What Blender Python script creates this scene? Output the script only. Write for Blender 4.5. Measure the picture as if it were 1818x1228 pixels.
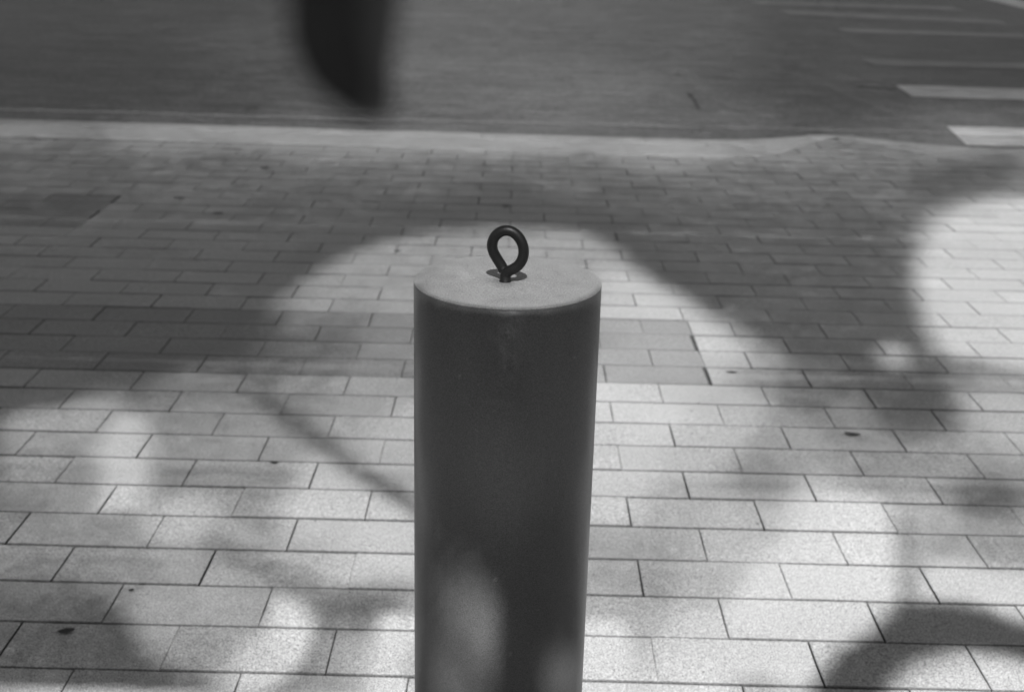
import bpy, math, random
import numpy as np
from mathutils import Vector, Matrix, Euler
random.seed(7); rng = np.random.default_rng(11)
for o in list(bpy.data.objects): bpy.data.objects.remove(o)
scene = bpy.context.scene
C = scene.collection

# ------------------------------------------------------------------ camera
W, Hh = 1818, 1228
FPX = 2240.0; PITCH = 0.33801; ROLL = 0.02458; EYE = 1.32
cam_d = bpy.data.cameras.new('camera'); cam = bpy.data.objects.new('camera', cam_d); C.objects.link(cam)
cam_d.sensor_width = 36; cam_d.lens = 36 * FPX / W
cam_d.clip_start = 0.02; cam_d.clip_end = 500
RM = Matrix.Rotation(math.pi/2 - PITCH, 3, 'X') @ Matrix.Rotation(ROLL, 3, 'Z')
cam.matrix_world = Matrix.Translation((0, 0, EYE)) @ RM.to_4x4()
cam_d.dof.use_dof = True; cam_d.dof.focus_distance = 1.48; cam_d.dof.aperture_fstop = 7.1
scene.camera = cam

# ------------------------------------------------------------------ world, sun, exposure
SUN_EL = math.radians(53); SUN_AZ = math.radians(2)      # sun high, behind the photographer, a little to the right
TO_SUN = Vector((math.sin(SUN_AZ)*math.cos(SUN_EL), -math.cos(SUN_AZ)*math.cos(SUN_EL), math.sin(SUN_EL)))
world = bpy.data.worlds.new('World'); scene.world = world; world.use_nodes = True
nt = world.node_tree; bg = nt.nodes['Background']
sky = nt.nodes.new('ShaderNodeTexSky'); sky.sky_type = 'NISHITA'; sky.sun_disc = False
sky.sun_elevation = SUN_EL; sky.sun_rotation = math.pi - SUN_AZ
bw = nt.nodes.new('ShaderNodeRGBToBW')                      # black-and-white film
nt.links.new(sky.outputs[0], bw.inputs[0]); nt.links.new(bw.outputs[0], bg.inputs[0])
bg.inputs[1].default_value = 0.07
sd = bpy.data.lights.new('sun', 'SUN'); sd.energy = 5.0; sd.angle = math.radians(0.8); sd.color = (1, 1, 1)
sun = bpy.data.objects.new('sun', sd); C.objects.link(sun)
sun.rotation_euler = TO_SUN.to_track_quat('Z', 'Y').to_euler()
scene.view_settings.view_transform = 'Standard'; scene.view_settings.look = 'None'
scene.view_settings.exposure = 0.40; scene.view_settings.gamma = 1
scene.view_settings.use_curve_mapping = False
scene.render.engine = 'CYCLES'

# ------------------------------------------------------------------ helpers
def ray(px, py):
    return RM @ Vector(((px - W/2)/FPX, -(py - Hh/2)/FPX, -1))
def ground(px, py, z=0.0):
    d = ray(px, py); t = (z - EYE)/d.z
    return Vector((d.x*t, d.y*t, z))
def at_depth(px, py, depth):
    return Vector((0, 0, EYE)) + ray(px, py)*depth
def tag(o, label=None, cat=None, group=None, kind=None):
    if label: o['label'] = label
    if cat: o['category'] = cat
    if group: o['group'] = group
    if kind: o['kind'] = kind
    return o
def empty(name, loc=(0, 0, 0)):
    o = bpy.data.objects.new(name, None); o.location = loc; C.objects.link(o)
    o.empty_display_size = 0.1
    return o
def mesh_obj(name, verts, faces, mat, parent=None, smooth=False, me=None):
    if me is None:
        me = bpy.data.meshes.new(name); me.from_pydata([tuple(v) for v in verts], [], faces); me.update()
        if mat: me.materials.append(mat)
        if smooth: me.polygons.foreach_set('use_smooth', [True]*len(me.polygons))
    o = bpy.data.objects.new(name, me); C.objects.link(o)
    if parent: o.parent = parent
    return o
def tube(path, radii, seg=16, cap=True):
    """swept tube along a path; returns verts, faces"""
    P = [Vector(p) for p in path]; n = len(P); vs = []; fs = []
    ref = None
    for i in range(n):
        t = (P[min(i+1, n-1)] - P[max(i-1, 0)]).normalized()
        if ref is None:
            ref = t.orthogonal().normalized()
        ref = (ref - t*ref.dot(t)).normalized(); b = t.cross(ref)
        r = radii[i] if hasattr(radii, '__len__') else radii
        for k in range(seg):
            a = 2*math.pi*k/seg
            vs.append(P[i] + (ref*math.cos(a) + b*math.sin(a))*r)
    for i in range(n-1):
        for k in range(seg):
            k2 = (k+1) % seg
            fs.append((i*seg+k, i*seg+k2, (i+1)*seg+k2, (i+1)*seg+k))
    if cap:
        fs.append(tuple(range(seg))[::-1]); fs.append(tuple((n-1)*seg+k for k in range(seg)))
    return vs, fs
def catmull(pts, n=8):
    P = [Vector(p) for p in pts]; P = [P[0]*2-P[1]] + P + [P[-1]*2-P[-2]]; out = []
    for i in range(1, len(P)-2):
        for k in range(n):
            t = k/n; a, b, c, d = P[i-1], P[i], P[i+1], P[i+2]
            out.append(0.5*((2*b) + (c-a)*t + (2*a-5*b+4*c-d)*t*t + (3*b-a-3*c+d)*t**3))
    out.append(P[-2]); return out
def lathe(prof, seg=128):
    vs = []; fs = []
    for (r, z) in prof:
        for k in range(seg):
            a = 2*math.pi*k/seg; vs.append((r*math.cos(a), r*math.sin(a), z))
    for i in range(len(prof)-1):
        for k in range(seg):
            k2 = (k+1) % seg
            fs.append((i*seg+k, i*seg+k2, (i+1)*seg+k2, (i+1)*seg+k))
    return vs, fs

# ------------------------------------------------------------------ materials (all neutral greys)
class NB:
    def __init__(s, name, rough=0.85):
        s.m = bpy.data.materials.new(name); s.m.use_nodes = True; s.t = s.m.node_tree
        s.b = s.t.nodes['Principled BSDF']; s.b.inputs['Roughness'].default_value = rough
    def n(s, typ, **kw):
        nd = s.t.nodes.new(typ)
        for k, v in kw.items():
            if k.startswith('i_'): nd.inputs[k[2:].replace('_', ' ')].default_value = v
            else: setattr(nd, k, v)
        return nd
    def l(s, a, b): s.t.links.new(a, b)
    def math(s, op, a, b=None, clamp=False):
        nd = s.t.nodes.new('ShaderNodeMath'); nd.operation = op; nd.use_clamp = clamp
        for i, x in enumerate((a, b)):
            if x is None: continue
            if isinstance(x, (int, float)): nd.inputs[i].default_value = x
            else: s.l(x, nd.inputs[i])
        return nd.outputs[0]
    def rng(s, x, a, b, c, d):
        nd = s.t.nodes.new('ShaderNodeMapRange'); s.l(x, nd.inputs[0])
        for i, v in enumerate((a, b, c, d)): nd.inputs[i+1].default_value = v
        return nd.outputs[0]
    def noise(s, vec, scale, detail=3, rough=0.6):
        nd = s.n('ShaderNodeTexNoise'); nd.inputs['Scale'].default_value = scale
        nd.inputs['Detail'].default_value = detail; nd.inputs['Roughness'].default_value = rough
        s.l(vec, nd.inputs['Vector']); return nd.outputs['Fac']
    def pos(s, sc=(1, 1, 1)):
        g = s.n('ShaderNodeNewGeometry'); mp = s.n('ShaderNodeMapping'); mp.inputs['Scale'].default_value = sc
        s.l(g.outputs['Position'], mp.inputs['Vector']); return mp.outputs[0]
    def grey(s, x):
        cc = s.n('ShaderNodeCombineColor'); [s.l(x, cc.inputs[i]) for i in range(3)]
        s.l(cc.outputs[0], s.b.inputs['Base Color'])
    def bump(s, h, strength, dist):
        bp = s.n('ShaderNodeBump'); bp.inputs['Strength'].default_value = strength
        bp.inputs['Distance'].default_value = dist; s.l(h, bp.inputs['Height']); s.l(bp.outputs[0], s.b.inputs['Normal'])

def stone_mat(name, base, var=0.05, speck=0.95, objrand=True, attr=False, rough=0.8, streak=0.0, spots=True, agg=0):
    b = NB(name, rough); P = b.pos()
    fine = b.noise(P, 380, 1, 0.8); mid = b.noise(P, 60, 4, 0.65); big = b.noise(P, 2.3, 4, 0.6)
    f = b.rng(fine, .2, .8, 1-speck, 1+speck)
    f = b.math('MULTIPLY', f, b.rng(b.noise(P, 110, 1, .7), .25, .75, .84, 1.16))
    f = b.math('MULTIPLY', f, b.rng(mid, .25, .75, .93, 1.07))
    f = b.math('MULTIPLY', f, b.rng(big, .3, .7, .90, 1.08))
    if spots:   # old dark specks and stains
        sp = b.noise(P, 95, 2, 0.5); f = b.math('MULTIPLY', f, b.rng(sp, .715, .76, 1, .5))
        st = b.noise(P, 9, 5, 0.7); f = b.math('MULTIPLY', f, b.rng(st, .58, .74, 1, .90))
    if agg:
        f = b.math('MULTIPLY', f, b.rng(b.noise(b.pos((.7, 1, 1)), 34, 2, .9), .25, .75, 1-agg, 1+agg))
        f = b.math('MULTIPLY', f, b.rng(b.noise(P, .8, 3, .6), .35, .65, .93, 1.07))
    if streak:
        P2 = b.pos((.35, 7, 1)); f = b.math('MULTIPLY', f, b.rng(b.noise(P2, 1.6, 6, 0.7), .3, .7, 1-streak*.6, 1+streak*.6))
        P3 = b.pos((1.3, 24, 1)); f = b.math('MULTIPLY', f, b.rng(b.noise(P3, 2.2, 3, 0.8), .25, .75, 1-streak, 1+streak))
    if objrand:
        oi = b.n('ShaderNodeObjectInfo'); f = b.math('MULTIPLY', f, b.rng(oi.outputs['Random'], 0, 1, 1-var, 1+var))
    if attr:
        at = b.n('ShaderNodeAttribute'); at.attribute_name = 'tone'
        f = b.math('MULTIPLY', f, at.outputs['Fac'])
    b.grey(b.math('MULTIPLY', f, base))
    b.bump(b.math('ADD', b.noise(P, 260, 3, .7), b.math('MULTIPLY', mid, 1.0)), .35, .002)
    return b.m
M_PAVER = stone_mat('paver_concrete', .40)
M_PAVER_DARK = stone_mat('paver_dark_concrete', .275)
M_PAVER_FAR = stone_mat('paver_far_concrete', .40, objrand=False, attr=True)
M_KERB = stone_mat('kerb_concrete', .50, var=.05, speck=.8, streak=.08)
M_APRON = stone_mat('apron_concrete', .49, objrand=False, speck=.8, streak=.06)
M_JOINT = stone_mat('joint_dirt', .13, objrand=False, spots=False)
M_SAND = stone_mat('joint_sand', .085, objrand=False)
M_ROAD = stone_mat('asphalt', .195, agg=.45, objrand=False, speck=.9, rough=.75, streak=.40)
M_LINE = stone_mat('worn_road_paint', .56, var=.08, speck=.25, streak=.22)
M_FAINT = stone_mat('nearly_worn_off_paint', .32, var=.05, speck=.5, objrand=False, streak=.3)
M_CRACK = stone_mat('crack_filler', .07, objrand=False, spots=False)

b = NB('bollard_paint', .36); P = b.pos()
f = b.rng(b.noise(P, 800, 1, .8), .2, .8, .55, 1.45)
f = b.math('MULTIPLY', f, b.rng(b.noise(b.pos((1, 1, .45)), 14, 5, .7), .3, .7, .90, 1.08))
f = b.math('MULTIPLY', f, b.rng(b.noise(P, 70, 2, .6), .70, .78, 1, 1.5))
sc_ = b.noise(b.pos((9, 9, .9)), 3.2, 2, .5)
f = b.math('MULTIPLY', f, b.rng(sc_, .70, .72, 1, 1.18))
f = b.math('MULTIPLY', f, b.rng(b.noise(b.pos((1, 1, 5)), 7, 2, .5), .735, .745, 1, .72))
b.grey(b.math('MULTIPLY', f, .115)); b.b.inputs['Specular IOR Level'].default_value = .5
b.bump(b.noise(P, 350, 3, .7), .12, .001)
M_POST = b.m
b = NB('bollard_cap_paint', .5); P = b.pos()
f = b.rng(b.noise(P, 600, 1, .8), .2, .8, .5, 1.5)
f = b.math('MULTIPLY', f, b.rng(b.noise(P, 30, 5, .7), .3, .7, .93, 1.05))
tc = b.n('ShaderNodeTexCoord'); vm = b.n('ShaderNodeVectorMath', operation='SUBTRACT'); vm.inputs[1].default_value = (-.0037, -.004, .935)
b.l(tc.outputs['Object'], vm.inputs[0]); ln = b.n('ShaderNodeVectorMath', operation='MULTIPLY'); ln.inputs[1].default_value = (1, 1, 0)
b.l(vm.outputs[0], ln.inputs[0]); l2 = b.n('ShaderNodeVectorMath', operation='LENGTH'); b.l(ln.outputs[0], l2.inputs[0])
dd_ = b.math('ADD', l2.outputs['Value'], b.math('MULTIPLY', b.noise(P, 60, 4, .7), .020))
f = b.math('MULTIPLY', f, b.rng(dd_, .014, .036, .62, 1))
f = b.math('MULTIPLY', f, b.rng(b.noise(P, 26, 5, .75), .62, .70, 1, .84))
f = b.math('MULTIPLY', f, b.rng(b.noise(P, 55, 1, .5), .735, .75, 1, 1.35))
b.grey(b.math('MULTIPLY', f, .30)); b.bump(b.noise(P, 350, 3, .7), .12, .001)
M_CAP = b.m
b = NB('dark_steel', .45); P = b.pos()
f = b.rng(b.noise(P, 500, 4, .7), .3, .7, .7, 1.4)
b.grey(b.math('MULTIPLY', f, .007)); b.b.inputs['Specular IOR Level'].default_value = .35
b.bump(b.noise(P, 600, 3, .7), .25, .0008)
M_STEEL = b.m
def plain(name, base, rough=.7, sc=60):
    b = NB(name, rough); P = b.pos()
    b.grey(b.math('MULTIPLY', b.rng(b.noise(P, sc, 4, .7), .3, .7, .75, 1.25), base)); return b.m
M_LEAF_CROWN = plain('crown_leaf', .06, .6, 8)
M_BARK = plain('bark', .12, .9, 20)
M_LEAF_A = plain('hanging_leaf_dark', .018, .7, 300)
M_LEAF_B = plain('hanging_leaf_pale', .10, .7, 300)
M_DRY = plain('dry_leaf', .05, .8, 300)
M_GRIT = plain('grit', .07, .9, 300)

# ------------------------------------------------------------------ pavement surface
PW, PL, PB, PO = 0.15063, 0.30106, 1.9470, 0.4299       # row depth, paver length, first row line, first joint
Z_ROAD = -0.062
e0, e1 = ground(0, 212, -.045), ground(1250, 249.5, -.045)
def kerb_line(x):                                        # road-side edge of the kerb
    return e0.y + (e1.y - e0.y)*(x - e0.x)/(e1.x - e0.x)
HX = ground(1480, 245, 0).x
def hump(x):                                             # the kerb stands full height between two dropped stretches
    d = (x - HX)
    return math.exp(-(d/(.42 if d < 0 else .52))**2)
APR = 0.78
def apron_in(x):
    return kerb_line(x) - APR + (APR - .10)*hump(x)
def surf(x, y):
    a = kerb_line(x) - APR; k = kerb_line(x)
    if y <= a: return 0.0
    t = min(1, (y-a)/(k-a))
    return -.045*(1-hump(x))*t + .006*hump(x)*t

pavement = mesh_obj('pavement', *(lambda xs, ys: ([(x, y, surf(x, y) - (.011 if y < kerb_line(x)-.15 else .05)) for y in ys for x in xs],
    [(j*len(xs)+i, j*len(xs)+i+1, (j+1)*len(xs)+i+1, (j+1)*len(xs)+i) for j in range(len(ys)-1) for i in range(len(xs)-1)]))(
    [-30, -8] + [-5+.1*i for i in range(101)] + [8, 30], [-30, 0, 3, 5, 6.2] + [6.3+.05*i for i in range(21)]), M_SAND)
tag(pavement, kind='structure')

def paver_mesh(name, lx, ly, mat, seed=0):
    r = random.Random(seed); c = .0015; hx, hy, z0, zt = lx/2, ly/2, -.03, 0
    j = lambda a: a + r.uniform(-.0006, .0006)
    ring = []
    # outline with mid points so long edges are slightly uneven
    pts = [(-hx, -hy), (-hx*.3, -hy), (hx*.4, -hy), (hx, -hy), (hx, 0), (hx, hy), (hx*.3, hy), (-hx*.4, hy), (-hx, hy), (-hx, 0)]
    vs = []
    for (x, y) in pts: vs.append((j(x), j(y), z0))
    for i, (x, y) in enumerate(pts): vs.append((vs[i][0], vs[i][1], zt-c))
    for i, (x, y) in enumerate(pts):
        sx = (x > 0)-(x < 0) if abs(abs(x)-hx) < 1e-6 else 0; sy = (y > 0)-(y < 0) if abs(abs(y)-hy) < 1e-6 else 0
        vs.append((vs[i][0]-sx*c*1.3, vs[i][1]-sy*c*1.3, zt))
    n = len(pts); fs = []
    for a in (0, n):
        for i in range(n): fs.append((a+i, a+(i+1) % n, a+n+(i+1) % n, a+n+i))
    fs.append(tuple(2*n+i for i in range(n)))
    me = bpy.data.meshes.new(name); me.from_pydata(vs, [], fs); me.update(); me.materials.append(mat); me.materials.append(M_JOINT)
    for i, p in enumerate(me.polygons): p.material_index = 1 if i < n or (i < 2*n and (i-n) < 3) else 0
    return me
LIGHT = [paver_mesh('paver', PL-g, PW-g*1.45-.0006, M_PAVER, s) for s, g in enumerate((.0015, .0022, .0028, .0036, .0024, .0042))]
DARK = [paver_mesh('paver', PL-g, PW-g*1.45-.0006, M_PAVER_DARK, s+20) for s, g in enumerate((.0015, .0022, .003))]

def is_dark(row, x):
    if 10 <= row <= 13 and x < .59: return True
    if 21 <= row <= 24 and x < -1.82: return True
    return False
cells = []
for row in range(-9, 40):
    yc = PB + (row+.5)*PW
    # the visible joints: row 1 has joints at PO + k*PL, its neighbours half a paver over
    off = PO + (0 if row % 2 else PL/2)
    for k in range(-30, 31):
        x0 = off + k*PL; x1 = x0 + PL
        if x1 < -5.5 or x0 > 5.5: continue
        segs = [(x0, x1)]
        if 10 <= row <= 13:
            if x0 < .59 < x1: segs = [(x0, .59), (.59, x1)]
        if 21 <= row <= 24:
            if x0 < -1.82 < x1: segs = [(x0, -1.82), (-1.82, x1)]
        for (a, c_) in segs:
            xm = (a+c_)/2
            if yc > apron_in(xm) + .075 or c_-a < .02: continue
            cells.append((row, a, c_, yc, is_dark(row, xm)))
iRM = RM.inverted()
def visible(x, y):
    d = iRM @ (Vector((x, y, 0)) - Vector((0, 0, EYE)))
    px = W/2 + FPX*d.x/-d.z; py = Hh/2 - FPX*d.y/-d.z
    return -90 < px < W+90 and -40 < py < Hh+60
vis = sorted([c for c in cells if visible((c[1]+c[2])/2, c[3])], key=lambda c: c[3])[:300]
vis_set = set((c[0], c[1]) for c in vis)
far_v, far_f, far_t, mi_ = [], [], [], []
for (row, a, c_, yc, dk) in cells:
    xm = (a+c_)/2; z = surf(xm, yc) + random.uniform(-.0008, .0008)
    sl_y = (surf(xm, yc+.05) - surf(xm, yc-.05))/.1; sl_x = (surf(xm+.1, yc) - surf(xm-.1, yc))/.2
    rot = Euler((sl_y + random.gauss(0, .0022), -sl_x + random.gauss(0, .0018), random.gauss(0, .0012)))
    loc = Vector((xm + random.gauss(0, .0006), yc + random.gauss(0, .0005), z))
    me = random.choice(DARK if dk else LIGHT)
    sx = (c_-a)/PL
    if (row, a) in vis_set:
        o = bpy.data.objects.new('paver', me); C.objects.link(o); o.parent = pavement
        o.location = loc; o.rotation_euler = rot; o.scale = (sx, 1, 1)
    else:
        Mx = Matrix.Translation(loc) @ rot.to_matrix().to_4x4() @ Matrix.Diagonal((sx, 1, 1, 1))
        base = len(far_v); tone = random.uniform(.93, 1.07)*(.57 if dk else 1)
        mi_ += [p.material_index for p in me.polygons]
        for v in me.vertices:
            far_v.append(Mx @ v.co); far_t.append(tone)
        for p in me.polygons: far_f.append(tuple(base+i for i in p.vertices))
far = mesh_obj('paver_field', far_v, far_f, M_PAVER_FAR, pavement); far['kind'] = 'stuff'
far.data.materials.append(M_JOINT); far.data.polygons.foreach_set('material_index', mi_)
at = far.data.attributes.new('tone', 'FLOAT', 'POINT'); at.data.foreach_set('value', far_t)

# concrete apron sloping to the kerb, then the kerb stones
def strip(name, x0, x1, dx, fa, fb, nv, zoff, mat, parent, thick=.05):
    n = max(2, int(round((x1-x0)/dx))+1); xs = [x0+(x1-x0)*i/(n-1) for i in range(n)]; vs = []; fs = []
    for x in xs:
        a, c_ = fa(x), fb(x); c_ = max(c_, a+.002)
        row = [(x, a, surf(x, a)+zoff-thick)] + [(x, a+(c_-a)*j/nv, surf(x, a+(c_-a)*j/nv)+zoff - (.003 if j in (0, nv) else 0)) for j in range(nv+1)] + [(x, c_, surf(x, c_)+zoff-thick)]
        # small chamfers
        row[1:2] = [(x, a, row[1][2]), (x, a+.004, surf(x, a)+zoff)]
        row[-2:-1] = [(x, c_-.004, surf(x, c_)+zoff), (x, c_, row[-2][2])]
        vs += row
    m = len(row)
    for i in range(n-1):
        for j in range(m-1): fs.append((i*m+j, (i+1)*m+j, (i+1)*m+j+1, i*m+j+1))
    fs.append(tuple(range(m))); fs.append(tuple((n-1)*m+j for j in range(m))[::-1])
    return mesh_obj(name, vs, fs, mat, parent, smooth=False)
KW = .24
kerb = empty('kerb', (0, 7.5, 0)); tag(kerb, kind='structure')
def inv(o):      # keep world placement under an offset parent
    o.matrix_parent_inverse = Matrix.Translation(-Vector((0, 7.5, 0)))
jx = ground(572, 228, -.04).x
ks = [jx - 1.0*4 + 1.0*i for i in range(10)]
for i in range(len(ks)-1):
    o = strip('kerb_stone', ks[i]+.0015, ks[i+1]-.0015, .06, lambda x: kerb_line(x)-KW*(1-.55*hump(x)), kerb_line, 4, .004, M_KERB, kerb, .2); inv(o)
ap = strip('kerb_apron', ks[0], ks[-1], .05, lambda x: min(apron_in(x), kerb_line(x)-KW*(1-.55*hump(x))-.004), lambda x: kerb_line(x)-KW*(1-.55*hump(x))-.002, 6, .003, M_APRON, kerb, .03); inv(ap)

# ------------------------------------------------------------------ road
nx = 61; ny = 41
rxs = [-30+i for i in range(nx)]; rys = [6.9] + [9+i*1.3 for i in range(ny-1)]
road = mesh_obj('road', [(x, y, Z_ROAD) for y in rys for x in rxs],
    [(j*nx+i, j*nx+i+1, (j+1)*nx+i+1, (j+1)*nx+i) for j in range(ny-1) for i in range(nx-1)], M_ROAD)
tag(road, kind='structure')
def painted(name, corners, mat, lift=.004):
    """a worn painted mark: corner points on the road, cut into a ragged-edged strip"""
    a, b_, c_, d = [Vector((p.x, p.y, Z_ROAD+lift)) for p in corners]      # near-left, near-right, far-right, far-left
    n = 60; vs = []; fs = []
    for i in range(n+1):
        t = i/n; lo = a.lerp(b_, t); hi = d.lerp(c_, t)
        lo.y += random.uniform(-.006, .006); hi.y += random.uniform(-.008, .008); vs += [lo, hi]
    for i in range(n): fs.append((2*i, 2*i+2, 2*i+3, 2*i+1))
    return mesh_obj(name, vs, fs, mat, road)
STR = [((1680, 225), (1716, 259), 1.0), ((1590, 152), (1620, 173), .8), ((1526, 105), (1552, 117), .5)]
slope = -.02
for (tl, bl, s) in STR:
    A, D = ground(*bl, Z_ROAD), ground(*tl, Z_ROAD)
    B = Vector((A.x+6, A.y+6*slope, 0)); E_ = Vector((D.x+6, D.y+6*slope, 0))
    painted('crossing_stripe', (A, B, E_, D), M_LINE if s > .7 else M_FAINT)
for (tl, tr, br, bl) in [((1480, 50), (1818, 62), (1818, 69), (1500, 58)), ((1380, 18), (1770, 36), (1790, 44), (1400, 27)), ((1330, 2), (1690, 12), (1715, 20), (1350, 8))]:
    painted('crossing_stripe', [ground(*p, Z_ROAD) for p in (bl, br, tr, tl)], M_FAINT)
painted('stop_line', [ground(*p, Z_ROAD) for p in ((1745, -2), (1850, 24), (1850, 12), (1790, -4))], M_LINE)
def crack(pts, w, name='crack'):
    P_ = [ground(x, y, Z_ROAD) for x, y in pts]; P_ = catmull(P_, 6); vs = []; fs = []
    for i, p in enumerate(P_):
        t = (P_[min(i+1, len(P_)-1)]-P_[max(i-1, 0)]).normalized(); nrm = Vector((-t.y, t.x, 0))
        q = p + nrm*random.uniform(-w, w)*.8; ww = w*random.uniform(.4, 1.2)*(.3 if i in (0, len(P_)-1) else 1)
        vs += [(q+nrm*ww)+Vector((0, 0, .003)), (q-nrm*ww)+Vector((0, 0, .003))]
    for i in range(len(P_)-1): fs.append((2*i, 2*i+1, 2*i+3, 2*i+2))
    return mesh_obj(name, vs, fs, M_CRACK, road)
crack([(1222, 166), (1230, 176), (1236, 184), (1241, 195)], .012)
crack([(1180, 134), (1260, 138), (1340, 142), (1410, 146)], .010)
crack([(1520, 155), (1560, 157), (1592, 160)], .03)
crack([(436, 196), (446, 192), (460, 193)], .010)
crack([(1410, 222), (1425, 221), (1436, 223)], .008)

# ------------------------------------------------------------------ bollard
DIA = .20; R_ = DIA/2
Dep = DIA*FPX/333.5
top = at_depth(901.5, 498, Dep); HT = top.z
bollard = empty('bollard', (top.x, top.y, 0))
tag(bollard, 'cylindrical grey metal bollard with a flat cap and dark steel ring on top', 'bollard')
v, f_ = lathe([(R_*.999, 0), (R_, .02), (R_, HT*.33), (R_, HT*.66), (R_, HT-.0020), (R_-.0011, HT-.0018)])
post = mesh_obj('post', v, f_, M_POST, bollard, smooth=True)
v, f_ = lathe([(R_-.0010, HT-.0036), (R_-.0010, HT-.0012), (R_-.0001, HT-.0010), (R_-.0001, HT-.0004), (R_-.0005, HT), (R_*.6, HT+.0002), (.012, HT+.0004), (.0001, HT+.0004)])
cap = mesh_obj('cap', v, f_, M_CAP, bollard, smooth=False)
mm = .2/333.5
zc = [(632, 1010, 0), (634, 930, 0), (668, 868, .001), (740, 822, .003), (815, 765, .004), (868, 680, .0045), (886, 580, .0045), (864, 470, .004), (800, 375, .003), (715, 318, .002), (620, 306, .001),
      (530, 340, -.0005), (458, 418, -.002), (432, 520, -.0035), (450, 615, -.0045), (510, 720, -.0055), (575, 815, -.0055), (612, 880, -.004)]
cx = (632/8.189+820); base_pt = Vector(((cx-901.5)*mm, -.004, HT))
path = [base_pt + Vector(((x-632)/8.189*mm, -d, (1010-y)/8.189*mm/.925)) for x, y, d in zc]
path = catmull(path, 8)
v, f_ = tube(path, .0057, 18)
ring = mesh_obj('ring', v, f_, M_STEEL, bollard, smooth=True)
v, f_ = lathe([(.0068, HT-.001), (.0067, HT+.0010), (.0059, HT+.0020), (.0057, HT+.008), (.0050, HT+.012)], 24)
col = mesh_obj('collar', [(x+base_pt.x, y+base_pt.y, z) for x, y, z in v], f_, M_STEEL, bollard, smooth=True)

# ------------------------------------------------------------------ painted map that places the tree's leaves: share of sun reaching the ground
G = 6; gx = np.arange(-420, 2240, G); gy = np.arange(-164, 1330, G)
GX, GY = np.meshgrid(gx, gy)
base = [  # picture x, y, brightness a pale paver has there
 (0,20,106),(300,20,108),(200,110,98),(0,180,98),(400,150,110),(450,60,118),(700,230,135),(560,180,125),(800,120,140),(1000,150,140),(1000,40,130),(1200,60,125),
 (1300,200,130),(1500,150,110),(1780,100,100),(1500,60,110),(1780,20,110),(850,40,135),(1450,220,118),(1700,220,135),
 (20,235,125),(300,240,130),(500,240,135),(700,252,138),(900,262,142),(1200,268,142),(1400,262,128),(1600,265,120),(1790,290,128),
 (100,300,100),(400,300,106),(700,310,112),(1000,320,112),(1300,320,112),(1550,320,112),(0,430,92),(250,430,90),(450,400,95),(650,350,98),(900,350,88),(1100,350,100),(1300,400,100),(1500,400,98),
 (100,500,85),(300,500,85),(450,480,88),(0,580,60),(200,600,60),(350,590,80),(450,570,105),(560,600,125),(700,600,150),(480,640,118),
 (700,520,150),(650,480,138),(760,440,142),(900,430,150),(620,540,135),(1000,430,160),(1100,530,185),(1180,560,195),
 (1200,460,95),(1350,500,92),(1500,520,90),(1550,620,92),(1420,600,95),(1350,640,140),(1450,690,118),(1250,640,190),(1150,640,190),
 (1150,750,200),(1100,700,200),(1300,740,180),(1250,800,180),(1100,840,195),(1400,780,150),(1520,740,135),(1600,720,100),(1550,820,140),(1700,820,145),(1750,880,125),
 (1350,840,140),(1200,900,165),(1090,900,190),(1150,980,150),(1080,960,155),(1300,930,175),(1450,910,190),(1520,960,205),(1480,1040,215),(1400,1000,185),(1650,930,165),(1700,960,150),(1780,980,150),
 (1700,1030,195),(1780,1060,205),(1250,1040,170),(1100,1090,165),(1150,1040,150),(1350,1100,215),(1250,1120,200),(1450,1120,210),(1250,1190,215),(1350,1160,220),(1090,1190,180),(1200,1220,205),
 (100,680,105),(0,690,80),(350,670,125),(550,680,132),(650,690,150),(60,760,150),(150,740,150),(350,760,138),(480,770,146),(620,740,150),(700,760,165),
 (60,840,140),(150,880,140),(330,830,135),(470,860,140),(590,860,175),(420,820,140),(60,940,120),(160,960,122),(330,920,165),(430,940,140),(560,920,185),(680,960,200),(620,1000,180),(560,980,165),(330,1000,140),(240,1010,125),
 (60,1060,108),(60,1150,95),(150,1120,92),(150,1200,98),(300,1080,140),(400,1080,150),(350,1150,135),(300,1210,105),(450,1180,170),(650,1080,130),(700,1120,165),(660,1190,175),(720,1200,185),(590,1220,150),
 (900,300,112),(-300,300,95),(2100,300,120),(-300,900,120),(2150,900,150),(-300,-100,90),(2100,-100,100),(900,-100,130),(500,1290,140),(1400,1290,200),(1780,1215,205),(-300,600,70),
]
num = np.zeros(GX.shape); den = np.zeros(GX.shape)
for (x, y, v_) in base:
    s = 42 + max(0, (abs(x-909)-909))*.5 + (20 if y < 200 else 0)
    far_ = min(1, max(0, (470-y)/170)); s += 22*far_
    w = 1/((((GX-x)/(1.25+1.3*far_))**2 + ((GY-y)/(.95-.15*far_))**2)/s**2 + .32)**2.6
    num += w*v_; den += w
V = num/den
V = V + 16*np.clip((500-GX)/200, 0, 1)*np.clip((GY-880)/60, 0, 1)
V = V + 3*np.clip((540-GY)/60, 0, 1)*np.clip((150-V)/30, 0, 1)*np.clip((GY-150)/80, 0, 1)
def blend(d, v_, soft, alpha=1.0):
    """d = signed distance (negative inside)"""
    global V
    t = np.clip(.5 - d/(2*soft), 0, 1); t = t*t*(3-2*t)*alpha
    V = V*(1-t) + v_*t
def seg_dist(pts):
    best = np.full(GX.shape, 1e9)
    for (a, b2) in zip(pts[:-1], pts[1:]):
        ax, ay = a; bx, by = b2; dx, dy = bx-ax, by-ay; L2 = dx*dx+dy*dy+1e-9
        t = np.clip(((GX-ax)*dx+(GY-ay)*dy)/L2, 0, 1)
        best = np.minimum(best, np.hypot(GX-(ax+t*dx), GY-(ay+t*dy)))
    return best
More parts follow.
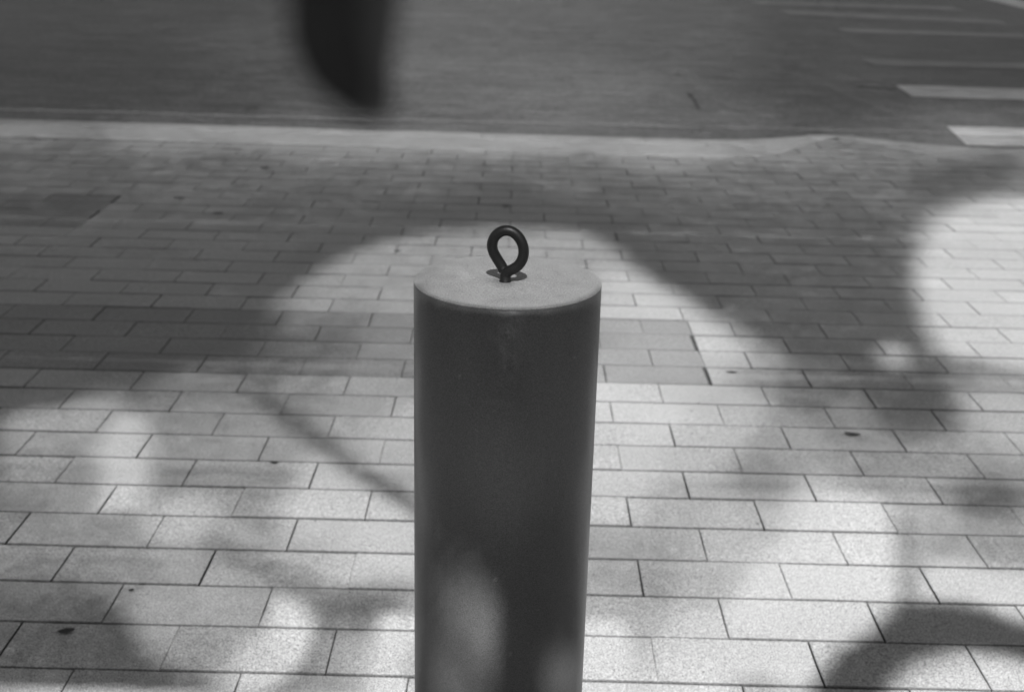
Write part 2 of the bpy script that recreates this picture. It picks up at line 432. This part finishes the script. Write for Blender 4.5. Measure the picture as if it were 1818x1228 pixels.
def stroke(pts, width, soft, v_, alpha=1.0): blend(seg_dist(pts)-width/2, v_, soft, alpha)
def poly(pts, soft, v_, alpha=1.0):
    inside = np.zeros(GX.shape, bool); n = len(pts)
    for i in range(n):
        (x1, y1), (x2, y2) = pts[i], pts[(i+1) % n]
        cond = ((y1 > GY) != (y2 > GY)) & (GX < (x2-x1)*(GY-y1)/(y2-y1+1e-9)+x1)
        inside ^= cond
    d = seg_dist(pts+[pts[0]]); blend(np.where(inside, -d, d), v_, soft, alpha)
def ell(x, y, rx, ry, soft, v_, alpha=1.0): blend((np.hypot((GX-x)/rx, (GY-y)/ry)-1)*min(rx, ry), v_, soft, alpha)
# the big arch of shade behind the bollard
poly([(470,520),(560,462),(650,428),(740,412),(900,402),(1020,408),(1080,430),(1150,480),(1230,535),(1330,590),(1400,640),(1300,660),(1100,560),(1000,470),(760,470),(600,560),(520,600)], 26, 150, .55)
poly([(1075,470),(1150,500),(1230,552),(1300,600),(1340,650),(1200,650),(1100,600),(1070,540)], 24, 192, .8)
stroke([(440,540),(500,490),(580,440),(660,408),(760,388),(900,380),(1030,386),(1110,420),(1190,478),(1270,530)], 30, 26, 55, .92)
poly([(1130,410),(1300,400),(1600,420),(1640,560),(1660,640),(1640,740),(1560,735),(1440,650),(1330,590),(1230,530),(1150,470)], 34, 104, .75)
stroke([(1640,330),(1720,310),(1790,285)], 40, 32, 85, .8)
# round patch of sun on the right
poly([(1640,420),(1665,385),(1705,365),(1760,355),(1860,350),(2200,360),(2200,650),(1850,660),(1740,640),(1670,630),(1645,580),(1628,520),(1625,470)], 15, 200, .95)
stroke([(1600,690),(1680,740),(1640,700)], 50, 40, 95, .6)
poly([(1700,700),(1760,690),(1900,700),(1900,800),(1790,800),(1720,760)], 34, 180, .7)
ell(1587, 633, 29, 26, 7, 165, .95)
ell(1755, 885, 50, 22, 26, 105, .7)
poly([(0,545),(330,548),(440,600),(250,645),(0,690),(-400,700),(-400,545)], 45, 45, .8)
# left pockets and lines
stroke([(0,715),(90,700),(200,665),(290,640)], 34, 30, 95, .6)
poly([(210,735),(262,735),(268,800),(264,850),(258,905),(170,905),(180,850),(165,800)], 12, 192, .8)
poly([(300,890),(340,880),(390,920),(480,960),(430,975),(330,940)], 18, 178, .6)
stroke([(455,700),(540,762),(640,838),(740,900),(800,940)], 26, 16, 98, .9)
poly([(560,815),(640,865),(735,925),(740,1010),(640,1000),(560,960),(480,900)], 26, 192, .5)
stroke([(380,960),(450,1000),(520,1030),(600,1065),(680,1090)], 34, 30, 115, .75)
poly([(490,1050),(535,1070),(556,1105),(550,1150),(525,1190),(480,1225),(410,1228),(430,1160),(470,1120)], 12, 205, .85)
ell(520, 1115, 34, 62, 14, 214, .8)
stroke([(500,1040),(548,1065),(572,1105),(568,1150),(540,1195),(490,1240)], 20, 13, 118, .8)
stroke([(205,1105),(225,1160),(255,1205),(310,1240)], 30, 18, 82, .8)
poly([(-50,1050),(190,1050),(230,1150),(290,1240),(-50,1300)], 40, 98, .5)
# right pockets and lines
poly([(1430,890),(1560,880),(1585,950),(1582,1050),(1560,1110),(1470,1150),(1340,1150),(1290,1090),(1340,1010),(1400,950)], 30, 220, .8)
stroke([(1606,935),(1608,1000),(1612,1080)], 26, 10, 130, .85)
poly([(1590,1075),(1660,1068),(1740,1075),(1818,1110),(1900,1120),(1900,1190),(1790,1165),(1700,1150),(1610,1175),(1570,1228),(1540,1300),(1420,1300),(1445,1215),(1480,1160),(1550,1120)], 20, 78, .92)
poly([(1660,1000),(1830,1010),(1900,1090),(1800,1085),(1700,1055),(1640,1060)], 20, 200, .7)
poly([(1600,1215),(1660,1190),(1760,1190),(1818,1215),(1818,1300),(1570,1300)], 18, 215, .85)
ell(1345, 1215, 40, 18, 20, 140, .7)
lin = (np.clip(V, 0, 255)/255)**2.2
LIT = np.clip((lin-.072)/(.66-.072), 0, 1)**.93

def lit_at(x, y):
    d = iRM @ (Vector((x, y, 0)) - Vector((0, 0, EYE)))
    if d.z > -.05: return .0
    px = W/2 + FPX*d.x/-d.z; py = Hh/2 - FPX*d.y/-d.z
    i = (px-gx[0])/G; j = (py-gy[0])/G
    if i < 0 or i >= len(gx)-1 or j < 0 or j >= len(gy)-1: return None
    i0, j0 = int(i), int(j); fi, fj = i-i0, j-j0
    return float((LIT[j0, i0]*(1-fi)+LIT[j0, i0+1]*fi)*(1-fj)+(LIT[j0+1, i0]*(1-fi)+LIT[j0+1, i0+1]*fi)*fj)

# ------------------------------------------------------------------ the street tree overhead (out of the picture, leaves placed for the mapped shade)
TILT = .14
lv, lf = [], []
OUT = [(-.62, 0), (-.3, .36), (.12, .42), (.62, 0), (.12, -.42), (-.3, -.36)]
OUT_A = .62*2*.42*1.28
Q = TO_SUN.to_track_quat('Z', 'Y')
def leaf(center, area):
    s = math.sqrt(area/OUT_A); a = random.uniform(0, 2*math.pi)
    tilt = Euler((random.gauss(0, TILT), random.gauss(0, TILT), 0)).to_quaternion()
    b0 = len(lv)
    for (x, y) in OUT:
        p = Vector(((x*math.cos(a)-y*math.sin(a))*s*1.04, (x*math.sin(a)+y*math.cos(a))*s*1.04, 0))
        lv.append(center + Q @ (tilt @ p))
    lf.append(tuple(range(b0, b0+6)))
CAPX = top.x - TO_SUN.x/TO_SUN.z*top.z; CAPY = top.y - TO_SUN.y/TO_SUN.z*top.z
tx = TO_SUN.x/TO_SUN.z; ty = TO_SUN.y/TO_SUN.z; sz = TO_SUN.z
FIELD = [(1.88, 2.35, .0155, 2.6, 3.1), (2.35, 2.8, .018, 3.1, 3.7), (2.8, 3.5, .022, 4.0, 4.8), (3.5, 5.2, .028, 5.6, 7.0), (5.2, 8.3, .044, 8, 10.5), (8.3, 25, .085, 15, 18)]
for (y0, y1, cell, h0, h1) in FIELD:
    ystep = cell/sz           # cells square as the sun sees them
    ny_ = round((y1-y0)/ystep); ystep = (y1-y0)/ny_; xm = .62*y1+1.0
    nx_ = int(2*xm/cell)
    for j in range(ny_):
        y = y0 + (j+.5)*ystep
        for i in range(nx_):
            x = -xm + (i+.5)*cell + (cell/2 if j % 2 else 0)
            L = lit_at(x, y)
            if y < 2.15 and abs(x-top.x) < .24:            # added over the cap to weaken the ring's shadow: half open foliage
                if math.hypot(x-CAPX, y-CAPY) > .15: continue
                L = .62
            if L is None: continue
            cov = 1-L
            if cov < .03: continue
            area = cell*cell*(cov+.78*cov**6)          # leaves overlap where the crown is dense
            jx_ = random.uniform(-.06, .06)*cell; jy_ = random.uniform(-.06, .06)*ystep
            h = random.uniform(h0, h1)
            leaf(Vector((x+jx_+tx*h, y+jy_+ty*h, h)), area)
# leaves added out of view, over the photographer and round the bollard, as shade
for _ in range(9000):
    x, y = random.uniform(-3.2, 3.2), random.uniform(-2.2, 1.80)
    if abs(x-top.x) < .22 and y > 1.55: continue
    h = random.uniform(4.6, 6.6); leaf(Vector((x+tx*h, y+ty*h, h)), random.uniform(.004, .011))
# added unseen leaves along the sun rays, laid out to shade the bollard front
def post_lit(u, z):
    """u: -1..1 across the front of the post, z: height; share of sun it gets"""
    px = 901 + u*160 - (HT-z)*25; py = 545 + (HT-z)*1.0/mm*.0
    return None
bc = Vector((top.x, top.y, 0))
cell = .016
def col_mask(px, py):
    """sunlit share on the post, in picture positions measured on the photograph"""
    def sm(d, s): t = max(0, min(1, .5-d/(2*s))); return t*t*(3-2*t)
    # lower left pocket
    pts = [(738, 905), (790, 950), (838, 985), (868, 1025), (886, 1070), (888, 1115), (882, 1160), (880, 1200)]
    xb = 880
    for (a, b2) in zip(pts[:-1], pts[1:]):
        if a[1] <= py <= b2[1]: xb = a[0]+(b2[0]-a[0])*(py-a[1])/(b2[1]-a[1])
    L = 0 if py < 905 else sm(px-xb, 12)*(.36 + .72*max(0, min(1, (py-985)/140))*max(.5, min(1, (px-735)/60)))
    # a darker streak slants down across it
    if py > 1040: L *= 1-.5*sm(abs((px-742)*.79-(py-1060)*.62)-14, 16) - .2*sm((px-742)*.79-(py-1060)*.62, 10)
    L = min(1, L*1.15)
    # right hand edge
    xr = 1075 - max(0, py-560)*.16
    L2 = .4*sm(xr-px, 45)
    if py > 1120: L2 = max(L2, 1.0*sm(965-px, 25)*min(1, (py-1120)/60))
    return max(L, L2)
def shade_rows(z_top, z_bot, cell, nk, t0, t1, over):
    side = Vector((math.cos(SUN_AZ), math.sin(SUN_AZ), 0)); fr = Vector((math.sin(SUN_AZ), -math.cos(SUN_AZ), 0))
    z = z_top
    while z > z_bot:
        for k in range(nk):
            sn = (k-(nk-1)/2)/(nk/2); a = math.asin(sn)     # evenly spaced as the sun sees the post
            p = bc + side*(R_*math.sin(a)) + fr*(R_*math.cos(a)) + Vector((0, 0, z))
            d = iRM @ (p - Vector((0, 0, EYE))); px = W/2+FPX*d.x/-d.z; py = Hh/2-FPX*d.y/-d.z
            cov = 1-col_mask(px, py)
            if cov < .05: continue
            # a cell is 2R/nk wide and cell*cos(elevation) high as the sun sees it
            leaf(p + TO_SUN*random.uniform(t0, t1), (2*R_/nk)*(cell*math.cos(SUN_EL))*cov*(1+over*cov))
        z -= cell
TILT = .05
shade_rows(HT-.0015, HT-.085, .0075, 44, .95, 1.15, .5)
TILT = .14
shade_rows(HT-.085, .3, .013, 26, 1.9, 2.7, 1.5)
tree = empty('street_tree', (3.4, -5.6, 0))
tag(tree, 'leafy street tree standing behind the photographer with its leaves laid out to dapple the pavement', 'tree')
def local(vs, o): return [Vector(v)-Vector(o.location) for v in vs]
mesh_obj('crown', local(lv, tree), lf, M_LEAF_CROWN, tree)  # includes the added blocking leaves for cap, bollard front and near ground
tv, tf = tube(catmull([(3.4, -5.6, -.02), (3.35, -5.6, 1.4), (3.2, -5.5, 2.8), (3.05, -5.3, 4.2), (2.7, -5.0, 5.6)], 5), [.26-.008*i for i in range(21)], 14)
mesh_obj('trunk', local(tv, tree), tf, M_BARK, tree, smooth=True)
for q in ([(3.05, -5.3, 4.2), (1.6, -4.6, 5.2), (.2, -3.8, 5.9)], [(2.9, -5.2, 4.8), (4.2, -3.4, 6.0), (5.9, -2.2, 6.6)], [(2.7, -5.0, 5.6), (.5, -5.0, 6.4), (-2.6, -4.8, 6.6)],
          [(3.0, -5.3, 4.5), (4.6, -5.6, 5.6), (6.0, -5.9, 6.2)], [(2.8, -5.1, 5.2), (1.6, -6.6, 6.3), (.4, -7.6, 6.9)]):
    pth = catmull(q, 6); tv, tf = tube(pth, [.10*(1-.85*i/len(pth)) for i in range(len(pth))], 8)
    mesh_obj('limb', local(tv, tree), tf, M_BARK, tree, smooth=True)

# ------------------------------------------------------------------ the out-of-focus leaves hanging close to the lens
DL = .165
tw_top = Vector((.05, -2.6, 5.6)); nod = at_depth(600, -330, DL)
twig = empty('hanging_leaves', nod)
tag(twig, 'dark blurred pair of leaves hanging close to the lens over the road', 'leaves')
def blade(name, outline, depth, mat, bow):
    """outline in the view of the lens; left and right edges top to tip, bent about a midrib"""
    L_, R2_ = outline; n = 14; vs = []; fs = []; m = 8
    def samp(e, t):
        k = t*(len(e)-1); i = min(int(k), len(e)-2); u = k-i
        P4 = [Vector((*e[max(0, i-1)], 0)), Vector((*e[i], 0)), Vector((*e[i+1], 0)), Vector((*e[min(len(e)-1, i+2)], 0))]
        a, b_, c_, d = P4
        q = .5*((2*b_)+(c_-a)*u+(2*a-5*b_+4*c_-d)*u*u+(3*b_-a-3*c_+d)*u**3); return q.x, q.y
    for i in range(n+1):
        (xl, yl), (xr, yr) = samp(L_, i/n), samp(R2_, i/n)
        for j in range(m+1):
            s = j/m; x = xl+(xr-xl)*s; y = yl+(yr-yl)*s
            dd = depth + bow*.35*(abs(s-.5)*2) + .004*math.sin(i/n*2.5) + .0006*math.sin(i*1.9+j)
            vs.append(at_depth(x, y, dd))
    for i in range(n):
        for j in range(m): a = i*(m+1)+j; fs.append((a, a+1, a+m+2, a+m+1))
    return mesh_obj(name, local(vs, twig), fs, mat, twig, smooth=True)
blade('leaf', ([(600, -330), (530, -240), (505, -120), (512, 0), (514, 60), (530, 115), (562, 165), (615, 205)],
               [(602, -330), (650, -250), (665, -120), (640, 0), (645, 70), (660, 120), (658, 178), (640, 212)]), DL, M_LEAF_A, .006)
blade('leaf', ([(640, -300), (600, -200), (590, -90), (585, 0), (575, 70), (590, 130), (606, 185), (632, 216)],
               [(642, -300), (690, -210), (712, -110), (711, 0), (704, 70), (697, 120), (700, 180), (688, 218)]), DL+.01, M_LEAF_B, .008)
pt = [tw_top, Vector((.0, -1.4, 4.6)), Vector((-.05, -.3, 3.0)), Vector((nod.x-.03, nod.y-.10, 2.0)), nod+Vector((0, 0, .12)), nod]
pt = catmull(pt, 8); tv, tf = tube(pt, [.004*(1-.9*i/len(pt)) for i in range(len(pt))], 8)
mesh_obj('twig', local(tv, twig), tf, M_BARK, twig, smooth=True)
n2 = at_depth(640, -300, DL+.01)
tv, tf = tube([nod+Vector((0, 0, .03)), (nod+n2)/2+Vector((0, 0, .012)), n2], .0004, 6); mesh_obj('leaf_stalk', local(tv, twig), tf, M_BARK, twig)
# added unseen leaves toward the sun, there to keep it off the pair
sv, sf = [], []
lv_save, lf_save = lv, lf
lv, lf = sv, sf
pc = at_depth(605, 40, DL)
for _ in range(260):
    p = pc + TO_SUN*random.uniform(.9, 1.8) + Vector((random.gauss(0, .05), random.gauss(0, .05), random.gauss(0, .05)))
    leaf(p, random.uniform(.0015, .004))
mesh_obj('shade_foliage', local(sv, twig), sf, M_LEAF_CROWN, twig)

# ------------------------------------------------------------------ dry leaves and bits on the pavement
def dry_leaf(px, py, ln, wd, ang, label, tail=False):
    z = 0.0
    c = ground(px, py, 0); z = surf(c.x, c.y)
    if py < 262: c = ground(px, py, z)
    n = 8; vs = []; fs = []
    for i in range(n+1):
        t = i/n; w = wd*math.sin(math.pi*min(1, t*.96+.03))**.8*(1+.15*math.sin(i*2.3+px))
        x = (t-.5)*ln
        for s in (-1, 0, 1):
            vs.append(Vector((x, s*w/2, .0016 + .10*ln*(2*t-1)**2*.6 + (.10*wd if s else 0))))
    for i in range(n):
        for k in (0, 1): a = i*3+k; fs.append((a, a+3, a+4, a+1))
    if tail:
        b0 = len(vs); vs += [Vector((-ln*.5, -wd*.05, .003)), Vector((-ln*.5, wd*.05, .003)), Vector((-ln*.95, wd*.12, .004)), Vector((-ln*.95, wd*.06, .004))]
        fs.append((b0, b0+1, b0+2, b0+3))
    o = mesh_obj('dry_leaf', vs, fs, M_DRY)
    o.location = (c.x, c.y, z+.0012); o.rotation_euler = (0, 0, ang)
    tag(o, label, 'leaf', 'dry leaves lying on the pavement')
dry_leaf(1513, 773, .042, .022, -.25, 'dark oval dry leaf lying on a paver right of the bollard')
dry_leaf(1299, 662, .034, .012, -.1, 'thin dry leaf lying in bright light beside the dark paver square')
dry_leaf(118, 1123, .030, .020, .35, 'curled dark leaf with a stalk on the paver at the lower left corner', True)
dry_leaf(487, 823, .020, .014, -.1, 'small dark leaf at the upper edge of a paver left of the bollard')
dry_leaf(898, 367, .034, .022, 0, 'small dark leaf in the shade behind the steel ring')
dry_leaf(318, 353, .050, .024, .3, 'dark leaf on the far pavers near the dark paver patch at upper left')
dry_leaf(388, 380, .040, .022, .2, 'small dark leaf on far pavers, slightly nearer the bollard than its neighbour')
dry_leaf(706, 447, .026, .018, 0, 'dark crumb of leaf just left of the bollard cap')
dry_leaf(1485, 247, .040, .030, .1, 'dark leaf lying on the kerb where it rises highest')
dry_leaf(470, 300, .042, .030, .1, 'dark speck of leaf on the far pavement near the kerb')
dry_leaf(1255, 259, .024, .020, .1, 'dark leaf on the pale kerb where its left ramp begins to rise')
dry_leaf(233, 1049, .011, .009, .4, 'tiny dark leaf bit at the top edge of a paver at lower left')

# crumbs and grit that nobody would count
gv, gf = [], []
bits = [(457, 735, 5), (380, 1008, 4), (478, 1088, 4), (560, 925, 4), (616, 900, 3), (450, 790, 4), (1249, 1193, 5), (1345, 930, 5), (1240, 716, 4), (1090, 1190, 4), (1440, 1100, 3), (1265, 1013, 3), (1228, 730, 4)]
bits += [(random.uniform(0, 1818), random.uniform(300, 1228)**1.0, random.uniform(1.0, 2.4)) for _ in range(420)]
for (px, py, s) in bits:
    c = ground(px, py, 0)
    if c.y > kerb_line(c.x)-APR: continue
    r0 = s*.00075*(c.y/2.6)**.6*.8; n = 6; b0 = len(gv); ph = random.uniform(0, 6)
    for k in range(n):
        a = 2*math.pi*k/n+ph; gv.append(Vector((c.x+r0*math.cos(a)*random.uniform(.7, 1.5), c.y+r0*math.sin(a)*random.uniform(.5, 1), .0012)))
    gv.append(Vector((c.x, c.y, .0012+r0*.7)))
    for k in range(n): gf.append((b0+k, b0+(k+1) % n, b0+n))
tag(mesh_obj('grit', gv, gf, M_GRIT), 'dark crumbs and grit scattered over the pale pavers', 'grit', kind='stuff')
print('leaves', len(lf_save), 'pavers', len(cells), len(vis))
